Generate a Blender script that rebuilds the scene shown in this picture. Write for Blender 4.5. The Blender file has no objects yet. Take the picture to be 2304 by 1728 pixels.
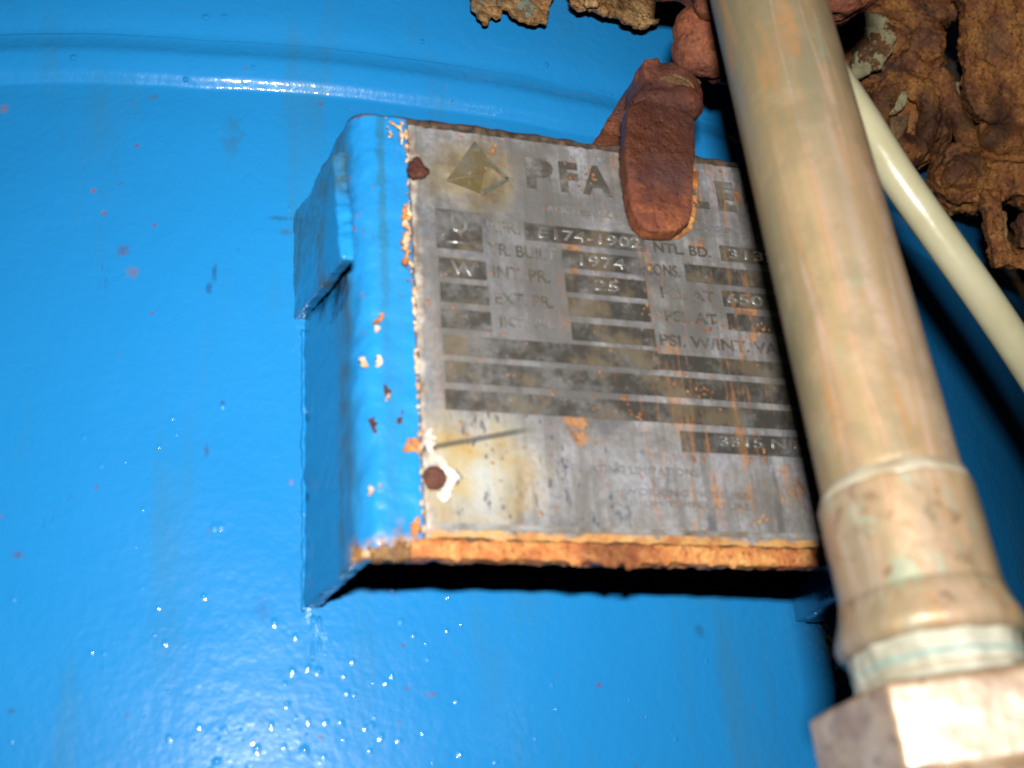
import bpy, bmesh, math, random
from mathutils import Vector, Matrix, noise
random.seed(11)
S = bpy.context.scene
COL = S.collection
V = Vector

# ------------------------------------------------------------------ camera
W, H = 2304.0, 1728.0                       # photograph grid used to locate things
CAM = V((-0.06652, -0.25725, -0.20074))
RIGHT = V((0.951555, -0.298846, -0.072348))
DOWN = V((0.063988, 0.422607, -0.904051))
FWD = V((0.300747, 0.855625, 0.421256))
F = 2736.0
cd = bpy.data.cameras.new('camera'); cam = bpy.data.objects.new('camera', cd); COL.objects.link(cam)
m = Matrix((RIGHT, -DOWN, -FWD)).transposed().to_4x4(); m.translation = CAM; cam.matrix_world = m
cd.sensor_width = 36; cd.lens = F / W * 36; cd.clip_start = 0.01; cd.clip_end = 20
cd.dof.use_dof = True; cd.dof.focus_distance = 0.40; cd.dof.aperture_fstop = 12.5
S.camera = cam
# ------------------------------------------------------------------ light: the camera's own flash, above the lens
FLASH = CAM + RIGHT * 0.011 - DOWN * 0.052 - FWD * 0.005
ld = bpy.data.lights.new('flash', 'AREA'); ld.shape = 'RECTANGLE'; ld.size = 0.024; ld.size_y = 0.011
ld.energy = 1.17; ld.color = (1, 0.985, 0.96)
fl = bpy.data.objects.new('flash', ld); COL.objects.link(fl)
ld.spread = math.radians(130)
aim = (FWD - RIGHT * 0.16 + DOWN * 0.08).normalized()
fl.matrix_world = Matrix.Translation(FLASH) @ aim.to_track_quat('-Z', 'Y').to_matrix().to_4x4()
w = bpy.data.worlds.new('World'); S.world = w; w.use_nodes = True
w.node_tree.nodes['Background'].inputs[0].default_value = (0.5, 0.6, 0.8, 1)
w.node_tree.nodes['Background'].inputs[1].default_value = 0.002
S.cycles.diffuse_bounces = 0; S.cycles.max_bounces = 6
S.view_settings.view_transform = 'Standard'; S.view_settings.look = 'None'
S.view_settings.exposure = 0.0; S.view_settings.gamma = 1.0


# ------------------------------------------------------------------ places
def ray(px, py): return RIGHT * ((px - W/2)/F) + DOWN * ((py - H/2)/F) + FWD
def at(px, py, d): return CAM + ray(px, py) * d
def aty(px, py, y): r = ray(px, py); return CAM + r * ((y - CAM.y)/r.y)
def atx(px, py, x): r = ray(px, py); return CAM + r * ((x - CAM.x)/r.x)
TXC, TYC, TR = 0.02, 0.544, 0.5
def attank(px, py, rr=TR):
    r = ray(px, py); a = r.x**2 + r.y**2; ox, oy = CAM.x-TXC, CAM.y-TYC
    b = 2*(ox*r.x + oy*r.y); c = ox*ox + oy*oy - rr*rr
    t = (-b - math.sqrt(max(b*b-4*a*c, 0)))/(2*a); return CAM + r*t
def tank_y(x): return TYC - math.sqrt(TR*TR-(x-TXC)**2)
def fbm(p, f, o=4): return noise.fractal(p*f, 1.0, 2.0, o, noise_basis='PERLIN_ORIGINAL')


# ------------------------------------------------------------------ materials
class Nt:
    def __init__(s, name):
        s.m = bpy.data.materials.new(name); s.m.use_nodes = True
        s.n = s.m.node_tree.nodes; s.l = s.m.node_tree.links
        s.b = s.n['Principled BSDF']; s.tc = s.n.new('ShaderNodeTexCoord').outputs['Object']
    def put(s, inp, v):
        if isinstance(v, bpy.types.NodeSocket): s.l.new(v, inp)
        elif isinstance(v, (tuple, list)): inp.default_value = (*v, 1) if len(v) == 3 and inp.type == 'RGBA' else v
        else: inp.default_value = v
    def map(s, scale=(1, 1, 1), loc=(0, 0, 0)):
        n = s.n.new('ShaderNodeMapping'); s.l.new(s.tc, n.inputs[0]); n.inputs['Scale'].default_value = scale; n.inputs['Location'].default_value = loc
        return n.outputs[0]
    def noise(s, sc, det=4, rough=.55, co=None, dist=0):
        n = s.n.new('ShaderNodeTexNoise'); s.l.new(co or s.tc, n.inputs['Vector'])
        n.inputs['Scale'].default_value = sc; n.inputs['Detail'].default_value = det; n.inputs['Roughness'].default_value = rough; n.inputs['Distortion'].default_value = dist
        return n.outputs['Fac']
    def voro(s, sc, co=None, out='Distance', rnd=1):
        n = s.n.new('ShaderNodeTexVoronoi'); s.l.new(co or s.tc, n.inputs['Vector']); n.inputs['Scale'].default_value = sc; n.inputs['Randomness'].default_value = rnd
        return n.outputs[out]
    def ramp(s, f, *st):
        n = s.n.new('ShaderNodeValToRGB'); s.l.new(f, n.inputs[0]); e = n.color_ramp.elements
        while len(e) < len(st): e.new(.5)
        for el, (p, c) in zip(e, st): el.position = p; el.color = (*c, 1) if isinstance(c, (tuple, list)) else (c, c, c, 1)
        return n.outputs[0]
    def mix(s, f, a, b, mode='MIX'):
        n = s.n.new('ShaderNodeMix'); n.data_type = 'RGBA'; n.blend_type = mode
        s.put(n.inputs['Factor'], f); s.put(n.inputs['A'], a); s.put(n.inputs['B'], b); return n.outputs['Result']
    def mat(s, op, a, b=0.0, c=0.0, clamp=False):
        n = s.n.new('ShaderNodeMath'); n.operation = op; n.use_clamp = clamp
        s.put(n.inputs[0], a); s.put(n.inputs[1], b)
        if op in ('MULTIPLY_ADD', 'SMOOTH_MIN', 'COMPARE'): s.put(n.inputs[2], c)
        return n.outputs[0]
    def rng(s, v, a, b, c=0., d=1., smooth=True):
        n = s.n.new('ShaderNodeMapRange'); n.interpolation_type = 'SMOOTHSTEP' if smooth else 'LINEAR'
        s.put(n.inputs[0], v)
        for i, q in enumerate((a, b, c, d)): n.inputs[1+i].default_value = q
        return n.outputs[0]
    def xyz(s):
        n = s.n.new('ShaderNodeSeparateXYZ'); s.l.new(s.tc, n.inputs[0]); return n.outputs
    def dist(s, p, sc=(1, 1, 1)):
        n = s.n.new('ShaderNodeVectorMath'); n.operation = 'LENGTH'
        s.l.new(s.map(sc, tuple(-a*b for a, b in zip(p, sc))), n.inputs[0]); return n.outputs['Value']
    def bump(s, h, dist=.001, st=1., prev=None):
        n = s.n.new('ShaderNodeBump'); s.put(n.inputs['Height'], h); n.inputs['Distance'].default_value = dist; n.inputs['Strength'].default_value = st
        if prev: s.l.new(prev, n.inputs['Normal'])
        return n.outputs[0]
    def done(s, col, rough=.5, nrm=None, metal=0., spec=.5, coat=0., coat_r=.1):
        s.put(s.b.inputs['Base Color'], col); s.put(s.b.inputs['Roughness'], rough); s.put(s.b.inputs['Metallic'], metal)
        s.put(s.b.inputs['Specular IOR Level'], spec)
        if coat: s.b.inputs['Coat Weight'].default_value = coat; s.b.inputs['Coat Roughness'].default_value = coat_r
        if nrm: s.l.new(nrm, s.b.inputs['Normal'])
        if nrm and coat: s.l.new(nrm, s.b.inputs['Coat Normal'])
        return s.m

BLUE = (.016, .255, .62)
def paint(name, bracket=False, gloss=False):
    t = Nt(name)
    big = t.noise(9, 4); fine = t.noise(900, 3)
    c = t.mix(t.rng(big, .3, .7, 0, .5), BLUE, (.012, .205, .52))
    # grimy streaks run down the paint
    st = t.noise(1, 5, .6, t.map((55, 55, 9)))
    c = t.mix(t.rng(st, .52, .72, 0, .5), c, (.035, .20, .38))
    sp = t.noise(1, 5, .65, t.map((160, 160, 60)))
    c = t.mix(t.rng(sp, .68, .76, 0, .55), c, (.03, .07, .16))
    # tiny rust and dirt specks
    wp = t.n.new('ShaderNodeVectorMath'); wp.operation = 'MULTIPLY_ADD'; nz = t.n.new('ShaderNodeTexNoise'); nz.inputs['Scale'].default_value = 500; t.l.new(t.tc, nz.inputs['Vector']); t.l.new(nz.outputs['Color'], wp.inputs[0]); wp.inputs[1].default_value = (.0022, .0022, .0022); t.l.new(t.tc, wp.inputs[2])
    v = t.voro(150, wp.outputs[0]); vc = t.voro(150, wp.outputs[0], out='Color'); sel = t.mat('GREATER_THAN', vc, .78)
    c = t.mix(t.mat('MULTIPLY', t.rng(v, .05, .15, .7, 0), sel), c, (.16, .06, .10))
    n2 = t.mat('MULTIPLY', t.noise(110, 5, .7), t.rng(t.noise(16, 2), .5, .62, .8, 1.08))
    c = t.mix(t.rng(n2, .685, .73, 0, .85), c, t.ramp(t.noise(300, 2), (.4, (.07, .06, .11)), (.6, (.30, .10, .06))))
    if not bracket:
        for px, py, rx, rz, col in ((275, 562, .0026, .0026, (.08, .07, .12)), (298, 612, .0022, .0026, (.22, .09, .07)), (482, 612, .0011, .0046, (.02, .05, .13)), (470, 650, .0013, .0028, (.02, .04, .10)), (640, 492, .0075, .0012, (.02, .10, .20)), (645, 520, .003, .002, (.05, .09, .16)),
                                    (38, 1250, .0018, .0016, (.09, .08, .16)), (500, 905, .0012, .0010, (.04, .03, .10)), (593, 1370, .0035, .0040, (.02, .15, .42)), (525, 315, .004, .012, (.03, .17, .33)), (1575, 1420, .0022, .0026, (.02, .12, .22)), (465, 1010, .0008, .003, (.06, .06, .16)), (28, 1600, .0016, .0014, (.05, .07, .12)), (655, 1085, .0012, .0014, (.50, .12, .06)), (345, 218, .0022, .0018, (.06, .14, .18)), (8, 245, .002, .0024, (.30, .10, .05))):
            q = attank(px, py); dd = t.dist(q, (1/rx, 0, 1/rz)); dd = t.mat('ADD', dd, t.mat('MULTIPLY', t.mat('SUBTRACT', t.noise(300, 4, .7), .5), 2.4))
            c = t.mix(t.rng(dd, .05, .95, .55, 0), c, col)
    # relief: slow waves, brush marks, orange peel, and little domes of trapped grit
    b = t.bump(t.noise(45, 3), .0012, .40 if not bracket else .6)
    b = t.bump(t.noise(1, 3, .5, t.map((60, 60, 190))), .0006, .14, b)
    b = t.bump(t.noise(420, 2, .5), .00026, .62 if not bracket else .5, b)
    if bracket:
        x, y, z = t.xyz()
        b = t.bump(t.noise(300, 3), .0009, .42, b)
        g = t.noise(1, 4, .6, t.map((120, 120, 22)))
        fold = t.mat('MULTIPLY', t.rng(y, .0035, .008, 0, 1), t.rng(y, .012, .018, 1, 0))
        c = t.mix(t.mat('MULTIPLY', fold, t.rng(g, .34, .52, .2, .95)), c, (.06, .08, .055))
        lugm = t.mat('MULTIPLY', t.rng(z, -.034, -.020, 0, 1), t.rng(x, -.0172, -.0166, 1, 0))
        c = t.mix(t.mat('MULTIPLY', lugm, t.rng(t.noise(1, 4, .6, t.map((150, 150, 45))), .36, .54, .45, .95)), c, (.05, .10, .10))
        gl = t.mat('ABSOLUTE', t.mat('ADD', x, .0072)); gl = t.mat('ADD', gl, t.mat('MULTIPLY', t.noise(260, 4, .7), .004))
        c = t.mix(t.mat('MULTIPLY', t.rng(gl, .0024, .0038, .6, 0), t.rng(z, -.09, -.02, .2, 1)), c, (.03, .13, .17))
        chips = t.noise(160, 4, .6)
        ce = t.mix(t.noise(500, 2), (.20, .06, .03), (.55, .30, .12))
        c = t.mix(t.rng(chips, .665, .70, 0, 1), c, (.06, .13, .13))
        c = t.mix(t.rng(chips, .69, .72, 0, .95), c, ce)
        # bare rusted foot of the front face
        foot = t.mat('ADD', z, t.mat('MULTIPLY', t.noise(140, 4), .016))
        c = t.mix(t.mat('MULTIPLY', t.rng(foot, -.1080, -.1045, 1, 0), t.rng(t.mat('ADD', y, t.mat('MULTIPLY', t.noise(140, 3), .006)), .009, .014, 1, 0)), c, t.ramp(t.noise(300, 4), (.3, (.10, .055, .025)), (.5, (.35, .17, .06)), (.7, (.62, .42, .22))))
        # front face margin round the nameplate is bare dark metal
        mar = t.mat('MULTIPLY', t.rng(x, -.0008, .0004, 0, 1), t.rng(y, .003, .0036, 1, 0))
        c = t.mix(mar, c, t.ramp(t.noise(420, 4), (.35, (.035, .03, .028)), (.6, (.11, .08, .055)), (.75, (.30, .16, .07))))
        top = t.mat('ADD', z, t.mat('MULTIPLY', t.noise(200, 4), .006))
        c = t.mix(t.rng(top, .0052, .0062, 0, .8), c, (.12, .07, .05))
    r = t.ramp(t.noise(30, 3), (.3, .30), (.7, .42))
    if gloss: return t.done(c, .20, None, spec=1.)
    return t.done(c, r, b, spec=.22, coat=1., coat_r=.075)

def rust(name, tint=0, dark=1., bmp=1., paintpatch=None):
    t = Nt(name)
    n1 = t.noise(55, 6, .62); n2 = t.noise(260, 5, .65); n3 = t.noise(22, 3)
    pal = [((.075, .030, .020), (.36, .125, .032), (.56, .25, .062)),       # brown
           ((.10, .030, .020), (.205, .056, .025), (.36, .115, .035)),     # red brown
           ((.38, .11, .035), (.66, .24, .065), (.85, .45, .14)),            # orange crust
           ((.16, .085, .035), (.42, .20, .065), (.58, .36, .15))][tint]       # tan scale
    pal = [tuple(q*dark for q in c) for c in pal]
    c = t.ramp(n1, (.38, pal[0]), (.50, pal[1]), (.62, pal[2]))
    c = t.mix(t.rng(n2, .44, .68, 0, .7), c, pal[2])
    c = t.mix(t.rng(t.noise(900, 3, .7), .42, .62, .5, 0), c, pal[0])
    c = t.mix(t.rng(n3, .50, .62, 0, .8), c, tuple(q*.42 for q in pal[0]))
    if tint in (0, 1): c = t.mix(t.rng(t.noise(34, 3, .5, t.map(loc=(3, 1, 2))), .52, .66, 0, .6), c, (.10, .045, .040))
    if paintpatch:
        pm = t.noise(paintpatch[1], 5, .7, t.map(loc=(.7, .2, .4)))
        c = t.mix(t.rng(pm, paintpatch[2], paintpatch[2]+.05, 0, .95), c, t.mix(n2, paintpatch[0], tuple(q*1.35 for q in paintpatch[0])))
    crk = t.noise(95, 4, .6, None, 1.2)                     # thin dark cracks where the scale has lifted
    crk = t.mat('ABSOLUTE', t.mat('SUBTRACT', crk, .5))
    ck = t.rng(crk, .001, .007, 1, 0)
    if tint in (0, 3): c = t.mix(t.mat('MULTIPLY', ck, t.rng(t.noise(30, 2, .5, t.map(loc=(5, 5, 1))), .50, .58, 0, .9)), c, (.03, .017, .013))
    pits = t.rng(t.voro(420), .12, .3, 1, 0)
    c = t.mix(t.mat('MULTIPLY', pits, .45), c, tuple(q*.5 for q in pal[0]))
    b = t.bump(t.noise(140, 6, .7), .0022, .55*bmp)
    b = t.bump(t.noise(520, 5, .75), .0009, .9*bmp, b)
    if tint in (0, 3): b = t.bump(t.mat('MULTIPLY', ck, t.rng(t.noise(30, 2, .5, t.map(loc=(5, 5, 1))), .50, .58, 0, 1)), -.0008, .7, b)
    b = t.bump(pits, -.0004, .6*bmp, b)
    return t.done(c, t.ramp(t.noise(48, 4), (.42, .75), (.62, .34)), b, spec=.4)

def plate_metal():
    t = Nt('nameplate_metal'); x, y, z = t.xyz()
    g = t.ramp(t.noise(60, 5, .6), (.3, (.22, .215, .21)), (.5, (.32, .32, .33)), (.7, (.42, .42, .46)))
    gr = t.noise(1, 4, .6, t.map((420, 420, 60)))
    c = t.mix(t.rng(gr, .45, .75, 0, .3), g, (.38, .38, .41))
    c = t.mix(t.rng(t.noise(700, 4, .7), .40, .60, .35, 0), c, (.12, .11, .10))
    c = t.mix(t.rng(t.noise(45, 4, .6, t.map(loc=(8, 1, 3))), .45, .65, 0, .5), c, (.22, .19, .14))
    c = t.mix(t.mat('MULTIPLY', t.rng(t.mat('ADD', t.dist((.028, 0, -.052), (1, 0, .8)), t.mat('MULTIPLY', t.noise(70, 5, .65), .03)), .022, .05, 1, 0), .62), c, (.115, .11, .115))
    c = t.mix(t.rng(t.noise(38, 5, .65, t.map(loc=(.3, .1, .77))), .52, .66, 0, .8), c, (.095, .095, .105))       # grey smudges
    sc = t.noise(1, 5, .6, t.map((120, 120, 34), (1, 2, 3)))
    c = t.mix(t.rng(sc, .575, .66, 0, .75), c, (.075, .08, .095))
    gv = t.noise(1, 4, .65, t.map((330, 330, 26), (6, 2, 2)))
    c = t.mix(t.rng(gv, .44, .62, 0, .55), c, (.13, .115, .095))
    c = t.mix(t.mat('MULTIPLY', t.rng(t.noise(34, 5, .65, t.map(loc=(2, 9, 4))), .40, .58, 0, .7), t.rng(z, -.092, -.07, .25, 1)), c, (.115, .108, .10))
    # ochre film round the lower fixing and the emblem
    d1 = t.dist((.012, 0, -.098), (1, 0, 1)); d2 = t.dist((.017, 0, -.013), (1, 0, 1.1))
    ny = t.mat('MULTIPLY', t.noise(110, 5, .65), .022)
    o1 = t.rng(t.mat('ADD', d1, ny), .015, .033, .85, 0); o2 = t.rng(t.mat('ADD', d2, ny), .014, .028, .75, 0)
    c = t.mix(o1, c, t.ramp(t.noise(90, 4), (.36, (.44, .29, .085)), (.5, (.44, .38, .24)), (.68, (.46, .46, .42))))
    c = t.mix(o2, c, t.ramp(t.noise(120, 4), (.38, (.14, .095, .03)), (.55, (.28, .21, .08)), (.72, (.36, .32, .22))))
    pit = t.noise(1, 3, .6, t.map((520, 520, 240), (2, 1, 5)))
    c = t.mix(t.mat('MULTIPLY', t.rng(pit, .60, .66, 0, .85), t.rng(t.dist((.028, 0, -.100), (1, 0, 1)), .018, .032, 1, 0)), c, (.07, .075, .10))
    # rust: runs down the right half, specks everywhere, band along the foot
    run = t.noise(1, 5, .7, t.map((420, 420, 22), (4, 0, 1)), .3); rn2 = t.noise(170, 5, .7)
    rm = t.mat('MULTIPLY', t.rng(t.mat('ADD', run, t.mat('MULTIPLY', rn2, .45)), .80, .92, 0, .8), t.rng(x, .045, .075, .12, 1))
    c = t.mix(rm, c, t.ramp(rn2, (.35, (.22, .075, .03)), (.6, (.50, .22, .07))))
    spk = t.noise(430, 4, .65)
    c = t.mix(t.rng(spk, .62, .70, 0, .8), c, (.42, .17, .06))
    bl = t.mat('ADD', t.noise(75, 5, .65, t.map((1, 1, .6), (.9, .4, .2))), t.rng(x, .055, .09, 0, .035))
    c = t.mix(t.rng(bl, .61, .69, 0, .8), c, t.ramp(spk, (.4, (.20, .085, .03)), (.6, (.48, .22, .08))))
    e = t.mat('ADD', z, t.mat('MULTIPLY', t.noise(150, 5, .65), .012))
    c = t.mix(t.rng(e, -.1078, -.1060, .95, 0), c, t.ramp(rn2, (.35, (.40, .15, .04)), (.6, (.66, .36, .12)), (.75, (.12, .09, .08))))
    le = t.mat('ADD', x, t.mat('MULTIPLY', t.noise(210, 4), .006))
    c = t.mix(t.rng(le, .0035, .0052, .75, 0), c, t.ramp(t.noise(300, 4), (.35, (.20, .13, .09)), (.55, (.46, .38, .30)), (.7, (.6, .55, .48))))
    # one long scratch
    ln = t.mat('ABSOLUTE', t.mat('ADD', t.mat('MULTIPLY_ADD', x, -.24, z), .0931))
    c = t.mix(t.mat('MULTIPLY', t.rng(ln, .0003, .0011, .8, 0), t.rng(x, .022, .030, 1, 0)), c, (.05, .05, .05))
    b = t.bump(t.noise(90, 4), .0006, .5); b = t.bump(t.noise(900, 3), .00012, .8, b); b = t.bump(t.rng(spk, .63, .75, 0, 1), .0003, 1, b)
    return t.done(c, t.ramp(gr, (.3, .38), (.7, .55)), b, metal=.15, spec=.45)

def worn_ink(name, base, wear, thr, wcol=.14):
    t = Nt(name); x, y, z = t.xyz()
    n = t.noise(85, 5, .68, t.map(loc=(.31, .2, .6))); f = t.noise(520, 4, .65)
    lf = t.rng(x, .012, .055, .045, 0)                      # the print is rubbed more on the left
    k = t.rng(t.mat('ADD', t.mat('ADD', t.mat('MULTIPLY', n, .75), t.mat('MULTIPLY', f, .25)), lf), thr-.05, thr+.16, 0, wear)
    c = t.mix(k, base, (wcol, wcol*.98, wcol*.95))
    run = t.noise(1, 5, .7, t.map((420, 420, 22), (4, 0, 1)), .3); rn2 = t.noise(170, 5, .7)
    rm = t.mat('MULTIPLY', t.rng(t.mat('ADD', run, t.mat('MULTIPLY', rn2, .45)), .78, .92, 0, .75), t.rng(x, .045, .075, .1, 1))
    c = t.mix(rm, c, (.30, .135, .05))
    c = t.mix(t.rng(t.noise(70, 5, .65), .48, .62, 0, .7), c, (.13, .10, .062))
    c = t.mix(t.rng(f, .66, .72, 0, .8), c, (.46, .20, .07))
    return t.done(c, .5, t.bump(f, .0002, .8), spec=.4)

def copper(name, seed=0, green=.5, pale=0.):
    t = Nt(name)
    s1 = t.noise(1, 2.5, .5, t.map((75, 75, 5), (seed, 0, 0)), .5); s3 = t.noise(1, 3, .5, t.map((48, 48, 7), (seed, 4, 0))); s2 = t.noise(1, 3, .5, t.map((170, 170, 9), (0, seed, 0)), .6)
    c = t.ramp(s1, (.30, (.22, .185, .10)), (.40, (.36, .255, .125)), (.48, (.41, .29, .16)), (.54, (.43, .245, .115)), (.62, (.44, .32, .225)))
    c = t.mix(t.rng(s2, .45, .62, 0, .6), c, (.31, .22, .11))
    c = t.mix(t.rng(s3, .46, .60, 0, .75), c, (.215, .19, .11))
    c = t.mix(t.rng(t.noise(60, 5, .65), .5, .70, 0, .5), c, (.42, .32, .20))
    c = t.mix(t.rng(t.noise(1, 4, .6, t.map((140, 140, 18), (seed, 7, 3))), .54, .66, 0, .6), c, (.46, .22, .075))
    c = t.mix(t.rng(t.mat('ABSOLUTE', t.mat('SUBTRACT', s1, .545)), .003, .014, .38, 0), c, (.50, .40, .34))
    c = t.mix(t.rng(t.noise(1, 4, .6, t.map((160, 160, 60), (seed, 2, 1))), .60, .70, 0, green), c, (.22, .33, .23))
    c = t.mix(t.rng(t.noise(110, 5, .7), .46, .62, 0, .5), c, (.27, .21, .12))
    c = t.mix(t.rng(t.noise(420, 3), .67, .72, 0, .6), c, (.28, .22, .14))
    if pale:
        c = t.mix(t.rng(t.noise(80, 4, .6), .3, .65, .1, pale), c, (.42, .31, .22))
        c = t.mix(t.rng(t.noise(130, 4, .6, t.map(loc=(1, 7, 2))), .54, .66, 0, .7), c, (.20, .115, .06))
        c = t.mix(t.rng(t.noise(95, 4, .6, t.map(loc=(4, 3, 2))), .56, .66, 0, .6), c, (.30, .38, .27))
    b = t.bump(s2, .0003, .6); b = t.bump(t.noise(300, 4), .0003, .6, b)
    return t.done(c, t.ramp(t.noise(120, 3), (.3, .38), (.7, .52)), b, metal=.2, spec=.5)

def simple(name, c1, c2, sc, rough, metal=0., bump=.0003, spec=.5):
    t = Nt(name); n = t.noise(sc, 5, .6)
    return t.done(t.ramp(n, (.35, c1), (.65, c2)), rough, t.bump(n, bump, .8), metal=metal, spec=spec)

M = dict(
    paint=paint('blue_enamel'),  bpaint=paint('blue_enamel_bracket', True), plate=plate_metal(),
    field=worn_ink('field_ink', (.042, .038, .032), .85, .50), ink=worn_ink('letter_ink', (.065, .058, .048), .9, .515, .20),
    faint=worn_ink('faint_ink', (.15, .15, .16), .9, .48, .24), olive=worn_ink('emblem_film', (.105, .078, .030), .6, .52),
    edark=simple('emblem_line', (.06, .06, .045), (.15, .14, .10), 220, .5),
    footink=worn_ink('foot_ink', (.09, .075, .06), 1., .42, .27), halo=rust('rust_halo', 2, .75, .4), blister=rust('rust_blister', 2, .62, .6),
    rust=rust('rust_brown', 0, 1.15), redrust=rust('rust_red', 1, 1.12, .9), crust=rust('rust_orange', 2), scale=rust('rust_tan', 3),
    rustpaint=rust('rust_with_old_paint', 0, 1., .7, ((.30, .27, .15), 110, .47)), flake=rust('flake_rust', 3, 1., 1., ((.13, .20, .18), 75, .55)),
    cream=simple('corrosion_cream', (.42, .19, .07), (.72, .58, .40), 300, .7, 0, .0006), white=simple('corrosion_white', (.55, .40, .30), (.80, .76, .72), 260, .7, 0, .0006),
    rivet=rust('rivet_rust', 1, .62), copper=copper('aged_copper', 0, .35), copper2=copper('aged_copper_sleeve', 4, .75, .35), tape=simple('thread_sealant', (.26, .25, .17), (.50, .48, .38), 70, .5),
    verd=simple('verdigris', (.18, .30, .26), (.34, .44, .38), 60, .55), solder=simple('solder', (.36, .28, .16), (.52, .46, .34), 120, .45, .2),
    tube=None, stamp=simple('stamped_metal', (.34, .33, .31), (.62, .61, .58), 300, .3, .75), black=simple('gap_shade', (.02, .016, .014), (.05, .035, .028), 90, .8))  # last entry: near-black colour standing in for shade between clamp parts
t = Nt('nut_metal'); n = t.noise(120, 5, .6)
M['nut'] = t.done(t.mix(t.rng(t.noise(420, 4), .56, .68, 0, .6), t.ramp(n, (.33, (.27, .165, .09)), (.52, (.39, .27, .165)), (.7, (.46, .36, .26))), (.14, .075, .04)), t.ramp(n, (.3, .30), (.7, .40)), t.bump(n, .0003, .22), metal=.12, spec=1., coat=.35, coat_r=.3)
t = Nt('cream_nylon'); n = t.noise(1, 3, .5, t.map((50, 50, 50)))
m_ = t.done(t.ramp(n, (.3, (.47, .43, .25)), (.7, (.58, .54, .36))), .33, t.bump(t.noise(130, 3), .0004, .6), spec=.7)
t.b.inputs['Subsurface Weight'].default_value = .5; t.b.inputs['Subsurface Scale'].default_value = .004; t.b.inputs['Subsurface Radius'].default_value = (1, .8, .4)
M['tube'] = m_


# ------------------------------------------------------------------ object helpers
def link(name, me, mat, parent=None, smooth=True):
    o = bpy.data.objects.new(name, me); COL.objects.link(o)
    if mat: me.materials.clear(); me.materials.append(M[mat] if isinstance(mat, str) else mat)
    if smooth: me.polygons.foreach_set('use_smooth', [True]*len(me.polygons))
    if parent:
        o.parent = parent; o.matrix_parent_inverse = parent.matrix_world.inverted() if parent.get('inv') else Matrix()
    return o
def thing(name, label, cat, loc=(0, 0, 0), mw=None, group=None):
    o = bpy.data.objects.new(name, None); COL.objects.link(o); o.empty_display_size = .01
    o.matrix_world = mw if mw else Matrix.Translation(loc); o['label'] = label; o['category'] = cat
    if group: o['group'] = group
    if not mw: o['inv'] = 1
    return o
def tag(o, label, cat, group=None):
    o['label'] = label; o['category'] = cat
    if group: o['group'] = group
    return o
def pym(name, vs, fs):
    me = bpy.data.meshes.new(name); me.from_pydata([tuple(v) for v in vs], [], fs); me.update(); return me
def bmm(bm, name='mesh'):
    bmesh.ops.recalc_face_normals(bm, faces=bm.faces); me = bpy.data.meshes.new(name); bm.to_mesh(me); bm.free(); return me
def box(bm, a, b):
    r = bmesh.ops.create_cube(bm, size=1); a, b = V(a), V(b)
    bmesh.ops.transform(bm, matrix=Matrix.Translation((a+b)/2) @ Matrix.Diagonal((*(b-a), 1)), verts=r['verts']); return r['verts']
def ball(bm, c, r, sub=2, rot=None):
    r = (r, r, r) if not isinstance(r, (tuple, list)) else r
    q = bmesh.ops.create_icosphere(bm, subdivisions=sub, radius=1)
    bmesh.ops.transform(bm, matrix=Matrix.Translation(c) @ (rot or Matrix()) @ Matrix.Diagonal((*r, 1)), verts=q['verts'])
def prism(bm, pts, ext):
    a = [bm.verts.new(p) for p in pts]; b = [bm.verts.new(V(p)+ext) for p in pts]; k = len(a)
    bm.faces.new(a); bm.faces.new(b[::-1])
    for i in range(k): bm.faces.new((a[i], b[i], b[(i+1) % k], a[(i+1) % k]))
def pxprism(bm, pts, d, th): prism(bm, [at(x, y, d) for x, y in pts], FWD*th)
def tubebm(bm, pts, r, seg=12):
    rings = []
    for i, p in enumerate(pts):
        tn = (pts[min(i+1, len(pts)-1)]-pts[max(i-1, 0)]).normalized(); u = tn.orthogonal().normalized() if i == 0 else (pu - tn*pu.dot(tn)).normalized(); pu = u; v = tn.cross(u)
        rr = r[i] if isinstance(r, (list, tuple)) else r
        rings.append([bm.verts.new(p+(u*math.cos(2*math.pi*k/seg)+v*math.sin(2*math.pi*k/seg))*rr) for k in range(seg)])
    for a, b in zip(rings, rings[1:]):
        for k in range(seg): bm.faces.new((a[k], a[(k+1) % seg], b[(k+1) % seg], b[k]))
    bm.faces.new(rings[0][::-1]); bm.faces.new(rings[-1])
def terrace(p):
    h = (fbm(p, 55, 5)+.25*fbm(p, 260, 3))*3.2; k = math.floor(h); f = h-k; f = min(max((f-.40)/.2, 0), 1); return (k+f)/3.2
def lump(name, bm, mat, parent, voxel=.0008, amps=((120, .0008),), smooth=2, seed=0, terr=0.):
    """join loose volumes into one weathered body: voxel remesh, relax, then roughen with noise"""
    me = bmm(bm); o = bpy.data.objects.new('tmp', me); COL.objects.link(o)
    r = o.modifiers.new('r', 'REMESH'); r.mode = 'VOXEL'; r.voxel_size = voxel
    if smooth: s = o.modifiers.new('s', 'SMOOTH'); s.iterations = smooth; s.factor = .5
    dg = bpy.context.evaluated_depsgraph_get(); dg.update()
    me2 = bpy.data.meshes.new_from_object(o.evaluated_get(dg)); bpy.data.objects.remove(o)
    no = [v.normal.copy() for v in me2.vertices]; off = V((seed*1.7, seed*.9, 0))
    for v, n in zip(me2.vertices, no):
        p = v.co.copy(); d = sum(a*fbm(p+off*.1, f, 4) for f, a in amps); v.co = p+n*(d+(terr*terrace(p+off*.1) if terr else 0))
    me2.update(); return link(name, me2, mat, parent)
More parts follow.
